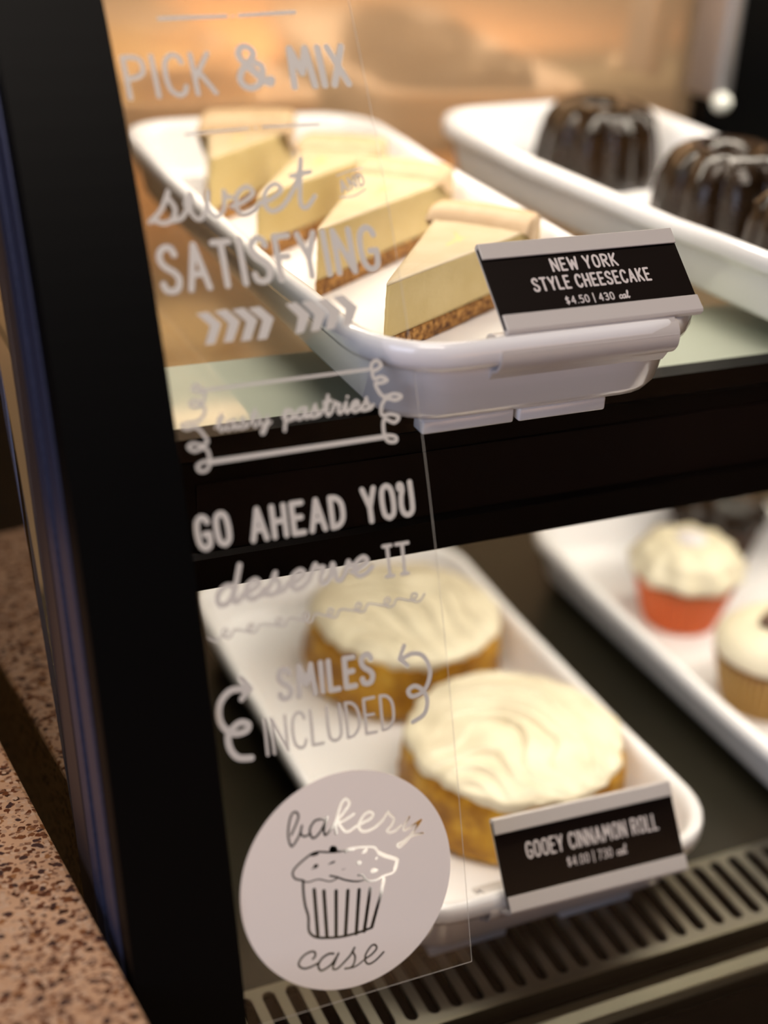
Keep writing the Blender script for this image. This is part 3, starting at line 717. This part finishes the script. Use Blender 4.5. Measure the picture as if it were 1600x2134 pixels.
# ---------------------------------------------------------------- window decal on clear film
D = json.loads(r'''{"W":{"pick":{"t":"PICK","f":"c","o":[126.2,392.4],"r":[157.2,393.2],"u":[127.2,407.9],"w":1.7},"amp":{"t":"&","f":"c","o":[164.7,393.9],"r":[177.6,394.6],"u":[166.5,410.7],"w":2.3},"mix":{"t":"MIX","f":"c","o":[183.4,393.9],"r":[206.1,394.3],"u":[183.6,409.9],"w":2.5},"sweet":{"t":"sweet","f":"s","o":[127.6,350.2],"r":[184.0,352.4],"u":[128.4,360.0],"w":1.6},"and":{"t":"AND","f":"c","o":[194.7,356.9],"r":[204.4,359.3],"u":[194.7,361.6],"w":0.75},"satisfying":{"t":"SATISFYING","f":"c","o":[126.3,327.5],"r":[205.3,329.1],"u":[126.3,344.2],"w":2.2},"tasty":{"t":"tasty","f":"s","o":[137.1,281.3],"r":[156.4,281.3],"u":[137.1,284.9],"w":0.9},"pastries":{"t":"pastries","f":"s","o":[160.6,281.7],"r":[193.7,281.8],"u":[160.7,285.9],"w":1.2},"go":{"t":"GO","f":"c","o":[125.8,243.2],"r":[138.5,243.8],"u":[125.7,255.4],"w":1.95},"ahead":{"t":"AHEAD","f":"c","o":[144.3,243.4],"r":[179.1,243.4],"u":[144.8,255.4],"w":1.95},"you":{"t":"YOU","f":"c","o":[185.3,243.4],"r":[205.3,243.6],"u":[184.4,256.4],"w":1.9},"deserve":{"t":"deserve","f":"s","o":[129.2,223.7],"r":[185.8,225.5],"u":[129.0,230.8],"w":1.8},"it":{"t":"it","f":"i","o":[190.7,223.7],"r":[201.4,223.6],"u":[190.3,235.6],"w":1.3},"smiles":{"t":"SMILES","f":"c","o":[147.1,188.2],"r":[183.3,187.4],"u":[146.8,200.4],"w":2.0},"included":{"t":"INCLUDED","f":"c","o":[140.8,170.6],"r":[189.3,170.1],"u":[141.1,184.1],"w":1.1}},"T":{"frame":[{"p":[[135.5,295.7],[195.5,296.1]],"w":1.1,"s":0},{"p":[[134.0,272.1],[196.6,272.5]],"w":1.7,"s":0},{"p":[[135.2,295.5],[133.2,297.7],[131.5,296.4],[133.6,295.3],[135.4,295.0],[135.1,293.0],[133.9,291.9],[132.2,292.8],[130.0,291.9],[131.4,290.5],[134.2,290.9],[134.6,288.6],[132.2,285.9],[128.1,285.7],[126.2,285.0],[127.8,283.8],[130.9,284.1],[133.1,281.4],[134.1,278.8],[132.1,278.0],[129.1,278.9],[127.5,277.9],[129.3,276.4],[132.4,277.0],[133.8,275.8],[133.9,272.8],[131.8,272.5],[129.6,271.4],[130.3,269.6],[132.7,269.8],[134.0,272.1]],"w":1.15,"s":1},{"p":[[195.5,296.1],[195.8,297.8],[197.9,298.7],[199.3,296.9],[197.2,295.6],[195.7,295.0],[196.1,292.6],[198.5,293.1],[200.7,291.8],[198.7,291.0],[196.3,291.0],[196.7,288.9],[198.6,286.2],[202.6,286.7],[205.2,285.6],[202.9,284.5],[199.6,285.4],[197.4,283.1],[197.1,280.0],[200.5,279.9],[203.2,278.5],[201.2,276.9],[197.7,278.4],[196.9,273.8],[198.1,270.8],[200.9,270.4],[201.1,271.9],[198.3,272.8],[196.6,272.5]],"w":1.3,"s":1}],"squiggle":[{"p":[[125.6,214.9],[128.3,213.4],[130.1,214.4],[132.2,215.1],[132.5,216.3],[131.3,216.6],[130.5,215.2],[131.4,213.8],[133.4,213.7],[135.1,215.8],[139.1,214.5],[141.1,215.2],[141.4,216.4],[140.3,216.7],[139.4,215.3],[140.3,213.9],[142.4,213.8],[144.1,215.9],[149.4,214.8],[151.5,215.6],[151.7,216.7],[150.6,217.1],[149.7,215.7],[150.6,214.2],[152.7,214.1],[154.5,216.2],[158.9,214.7],[161.0,215.5],[161.3,216.6],[160.1,217.0],[159.3,215.6],[160.2,214.1],[162.3,214.0],[164.1,216.1],[167.9,214.6],[170.1,215.3],[170.4,216.5],[169.2,216.9],[168.3,215.4],[169.2,214.0],[171.4,213.8],[173.2,216.0],[178.3,214.7],[180.5,215.4],[180.8,216.6],[179.6,217.0],[178.7,215.6],[179.6,214.1],[181.9,213.9],[183.7,216.1],[189.2,214.6],[191.4,215.3],[191.7,216.5],[190.5,216.9],[189.6,215.4],[190.5,213.9],[192.8,213.8],[194.6,216.0],[199.6,214.5],[201.8,215.3],[202.1,216.5],[200.8,216.8],[199.9,215.4],[200.9,213.9],[203.2,213.8],[205.1,216.0]],"w":0.75,"s":1}],"arrow_left":[{"p":[[135.9,195.5],[131.0,195.7],[127.1,192.4],[126.1,187.4],[127.6,183.3],[130.9,180.9],[134.9,181.1],[135.8,183.1],[133.3,184.3],[130.5,183.0],[128.4,180.5],[128.7,175.9],[131.2,172.4],[135.6,171.4]],"w":2.3,"s":1},{"p":[[135.0,199.1],[138.0,195.1],[134.5,192.1]],"w":1.9,"s":0}],"arrow_right":[{"p":[[194.6,194.7],[198.3,195.7],[202.2,194.0],[204.2,188.8],[203.2,184.3],[200.5,181.1],[196.4,180.5],[195.2,182.8],[197.8,184.0],[200.9,181.7],[202.1,177.7],[200.4,173.2],[195.8,171.3]],"w":1.7,"s":1},{"p":[[195.3,199.0],[193.0,194.7],[195.8,191.8]],"w":1.7,"s":0}],"rule_top":[{"p":[[141.6,420.4],[165.1,420.9]],"w":1.3,"s":0},{"p":[[169.8,421.1],[190.0,422.0]],"w":1.3,"s":0},{"p":[[166.8,420.8],[168.0,420.9]],"w":0.6,"s":0}],"rule_low":[{"p":[[143.0,380.2],[165.1,381.3]],"w":0.8,"s":0},{"p":[[170.6,381.5],[190.8,381.5]],"w":0.8,"s":0},{"p":[[167.8,381.3],[168.0,381.3]],"w":0.7,"s":0}],"and_bars":[{"p":[[193.9,363.2],[198.7,364.6],[203.9,365.3]],"w":0.5,"s":1},{"p":[[193.8,355.8],[198.8,355.8],[203.7,357.9]],"w":0.6,"s":1}],"bakery":[{"p":[[146.7,141.2],[149.0,144.9],[150.0,147.4],[149.1,149.0],[147.4,148.1],[146.0,144.1],[145.6,140.3],[146.4,137.1],[148.4,138.8],[150.0,141.1],[150.9,143.6]],"w":0.75,"s":1},{"p":[[150.9,143.6],[150.2,141.1],[151.3,139.5],[153.3,139.9]],"w":0.75,"s":1},{"p":[[159.7,143.5],[158.2,144.2],[155.7,144.1],[153.7,141.8],[153.8,139.0],[154.9,138.1],[157.3,139.7],[159.2,142.4],[160.4,144.5]],"w":0.8,"s":1},{"p":[[160.3,144.4],[158.8,140.2],[159.0,138.1],[160.9,139.3],[162.7,141.2]],"w":0.8,"s":1},{"p":[[162.7,141.2],[166.3,144.3],[169.0,147.2],[168.2,149.1],[166.7,148.8],[164.8,145.5],[163.3,141.0],[163.0,137.7]],"w":0.95,"s":1},{"p":[[170.4,143.2],[168.6,142.4],[166.0,141.6],[164.4,141.4],[165.4,139.3],[166.5,137.7],[167.9,137.4],[170.0,138.2]],"w":0.9,"s":1},{"p":[[170.0,138.2],[172.8,139.1],[176.2,139.9],[177.5,141.2],[176.4,142.5],[174.3,142.0],[172.0,139.3],[172.1,136.9],[174.1,135.8],[177.5,136.4],[181.0,138.3]],"w":1.0,"s":1},{"p":[[181.0,138.3],[183.3,140.8],[183.7,139.9],[185.2,137.7],[184.1,135.6],[182.3,134.2],[183.1,133.2],[185.2,133.3],[187.8,134.7]],"w":0.9,"s":1},{"p":[[191.1,137.0],[189.0,134.4],[188.6,132.5],[190.6,133.0],[195.5,134.8]],"w":0.8,"s":1},{"p":[[195.6,134.8],[191.2,130.2],[188.5,128.0],[186.3,126.9],[185.7,128.1],[187.7,128.6],[191.2,129.8],[195.7,129.7]],"w":0.9,"s":1},{"p":[[150.0,94.3],[151.0,95.1],[151.0,96.6],[149.5,97.2],[146.7,96.4],[144.8,94.4],[145.1,92.7],[146.9,91.6],[149.7,91.7],[152.0,92.3]],"w":0.8,"s":1},{"p":[[157.9,94.1],[156.0,94.5],[153.4,93.5],[151.8,91.4],[152.4,89.3],[153.9,89.2],[156.6,90.3],[159.1,92.8],[159.7,93.7]],"w":0.85,"s":1},{"p":[[159.6,93.6],[157.9,90.6],[157.1,88.6],[158.6,88.1],[161.0,89.4],[164.1,91.7]],"w":0.8,"s":1},{"p":[[164.1,91.7],[165.9,94.1],[165.2,92.7],[165.8,90.6],[165.1,88.2],[163.7,87.1],[161.6,87.3]],"w":0.75,"s":1},{"p":[[162.1,87.3],[164.0,86.9],[166.3,87.2],[169.4,88.7]],"w":0.6,"s":1},{"p":[[169.4,88.7],[172.1,89.7],[174.2,91.4],[173.7,93.0],[172.1,92.8],[169.9,90.4],[169.5,87.9],[170.8,86.4],[173.5,87.1],[176.8,89.3]],"w":0.75,"s":1},{"p":[[149.1,124.0],[146.6,125.2],[145.8,127.1],[146.6,128.8],[149.5,130.8],[153.3,132.6],[156.0,132.7],[160.0,131.6],[164.0,130.9],[166.7,130.7],[170.1,130.7],[174.2,130.0],[176.9,129.1],[178.4,126.7],[180.7,125.0],[184.7,123.1],[185.3,121.9],[184.4,119.7],[183.1,118.1],[179.3,117.7],[176.5,117.0],[174.0,117.1],[172.4,118.3],[171.5,120.0],[169.8,120.5]],"w":0.75,"s":1},{"p":[[149.1,124.0],[151.0,122.8],[155.0,122.8],[158.9,121.0],[161.7,121.3]],"w":0.5,"s":1},{"p":[[159.3,123.0],[161.7,121.9],[165.0,119.9],[168.9,118.4],[172.4,118.1]],"w":0.7,"s":1},{"p":[[178.4,126.7],[180.7,125.0],[184.7,122.7],[184.8,121.4],[183.9,119.2]],"w":1.4,"s":1},{"p":[[149.3,123.8],[149.0,119.2],[149.2,114.5],[149.9,110.3],[149.6,105.6],[150.4,103.4],[152.6,101.7],[156.9,100.4],[161.6,99.5],[167.5,99.3],[172.8,99.7]],"w":0.95,"s":1},{"p":[[179.3,116.6],[177.7,111.2],[175.4,105.7],[173.1,99.9]],"w":1.3,"s":0},{"p":[[153.0,119.5],[152.7,102.4]],"w":1.35,"s":0},{"p":[[156.5,118.1],[156.0,101.1]],"w":1.35,"s":0},{"p":[[161.0,116.9],[159.4,100.2]],"w":1.35,"s":0},{"p":[[165.4,115.9],[162.9,99.5]],"w":1.35,"s":0},{"p":[[169.6,115.1],[167.0,99.1]],"w":1.35,"s":0},{"p":[[173.9,114.5],[170.1,99.2]],"w":1.35,"s":0},{"p":[[161.2,132.4],[161.7,132.1]],"w":2.6,"s":0},{"p":[[153.6,132.3],[155.3,132.3]],"w":1.3,"s":0},{"p":[[154.2,127.8],[154.7,127.9]],"w":1.4,"s":0},{"p":[[152.9,127.2],[154.8,127.5]],"w":0.4,"s":0},{"p":[[160.1,127.5],[161.4,127.7]],"w":0.7,"s":0},{"p":[[159.0,127.3],[160.6,127.6]],"w":0.3,"s":0},{"p":[[170.3,125.0],[170.6,124.9]],"w":1.6,"s":0},{"p":[[175.4,120.7],[176.1,120.7]],"w":1.7,"s":0},{"p":[[175.9,120.8],[177.1,120.6]],"w":0.9,"s":0},{"p":[[173.0,128.7],[173.5,129.0]],"w":1.3,"s":0},{"p":[[172.3,128.3],[173.4,128.5]],"w":0.8,"s":0},{"p":[[177.1,124.9],[177.4,125.0]],"w":0.8,"s":0},{"p":[[166.7,130.7],[169.1,130.6]],"w":1.2,"s":0},{"p":[[165.9,130.3],[166.1,130.3]],"w":1.0,"s":0},{"p":[[163.8,124.1],[165.2,124.1]],"w":0.25,"s":0}]},"CH":[[[136.6,320.8],[140.6,321.1],[144.7,316.7],[141.4,310.3],[138.0,310.2],[140.8,316.3]],[[143.0,321.0],[147.1,321.4],[151.2,316.9],[147.8,310.5],[144.4,310.4],[147.2,316.5]],[[149.0,320.9],[153.1,321.3],[157.3,316.8],[153.9,310.3],[150.4,310.2],[153.3,316.4]],[[154.6,320.9],[158.8,321.2],[163.1,316.7],[159.6,310.2],[156.1,310.1],[159.0,316.4]],[[167.9,321.0],[171.7,321.4],[176.2,316.8],[172.9,311.0],[169.7,310.7],[171.8,316.3]],[[173.6,321.2],[177.5,321.6],[182.0,317.0],[178.7,311.2],[175.4,310.9],[177.6,316.5]],[[179.0,321.2],[182.9,321.6],[187.4,317.0],[184.1,311.1],[180.8,310.9],[183.0,316.5]],[[185.2,321.9],[189.1,322.3],[193.7,317.7],[190.4,311.8],[187.0,311.5],[189.2,317.2]]]}''')
dc = thing('window_decal', 'clear film on the front glass with grey hand-lettered words and a round badge', 'decal', on_glass(168, 60))
dl = dc.location
def g3(off):
    def f(x, s):
        p = on_glass(x, s, off); return (p[0] - dl[0], p[1] - dl[1], p[2] - dl[2])
    return f
XL_, XR_, S0_, S1_ = 124.2, 211.3, 75.6, 480.0
V = []; F = []; n = 60
for k in range(n + 1):
    s = S0_ + (S1_ - S0_) * k / n
    for off in (.0002, .0004):
        for xx in (XL_, XR_): V.append(g3(off)(xx, s))
for k in range(n):
    a = 4 * k; c = a + 4; F += [[a, c, c + 1, a + 1], [a + 2, a + 3, c + 3, c + 2], [a, a + 2, c + 2, c], [a + 1, c + 1, c + 3, a + 3]]
F += [[0, 1, 3, 2], [4 * n, 4 * n + 2, 4 * n + 3, 4 * n + 1]]
mesh('clear_sheet', V, F, M['film'], dc)
film('sheet_edge', [([(XR_, S0_), (XR_, 460)], .11), ([(XL_, S0_), (XR_, S0_)], .13)], .25, g3(.0005), M['film_edge'], dc)
G = g3(.0007)
labels = {'pick': 'PICK', 'amp': 'ampersand', 'mix': 'MIX', 'sweet': 'sweet, in script', 'and': 'small AND', 'satisfying': 'SATISFYING', 'tasty': 'tasty, in script', 'pastries': 'pastries, in script',
          'go': 'GO', 'ahead': 'AHEAD', 'you': 'YOU', 'deserve': 'deserve, in script', 'it': 'IT with serifs', 'smiles': 'SMILES in bold', 'included': 'INCLUDED in thin strokes'}
for k, wd in D['W'].items():
    txt = {'it': 'jq', 'you': 'YOQ'}.get(k, wd['t'])
    st = layout(txt, wd['f'] == 's', wd['o'], wd['r'], wd['u'], wd['w'])
    film('lettering', st, .3 if wd['w'] > 1 else .2, G, M['vinyl'], dc)['label'] = 'grey lettering ' + labels[k]
for k, P_ in D['T'].items():
    if k == 'bakery': continue
    st = [((catmull([tuple(q) for q in p['p']], 5) if p['s'] else [tuple(q) for q in p['p']]), p['w'] / 2) for p in P_]
    film({'frame': 'scroll_frame', 'squiggle': 'looped_underline', 'arrow_left': 'curly_arrow', 'arrow_right': 'curly_arrow', 'rule_top': 'rule_line', 'rule_low': 'rule_line', 'and_bars': 'rule_line'}[k], st, .25, G, M['vinyl'], dc)
for P_ in D['CH']:
    mesh('chevron', [G(*p) for p in P_], [list(range(len(P_)))], M['vinyl'], dc)
st = [((catmull([tuple(q) for q in p['p']], 6) if p['s'] else [tuple(q) for q in p['p']]), p['w'] / 2) for p in D['T']['bakery']]
film('round_badge', st, .27, G, M['badge'], dc, region=(166.0, 119.4, 39.9))['label'] = 'round grey badge with cut-out muffin drawing and the words bakery case'
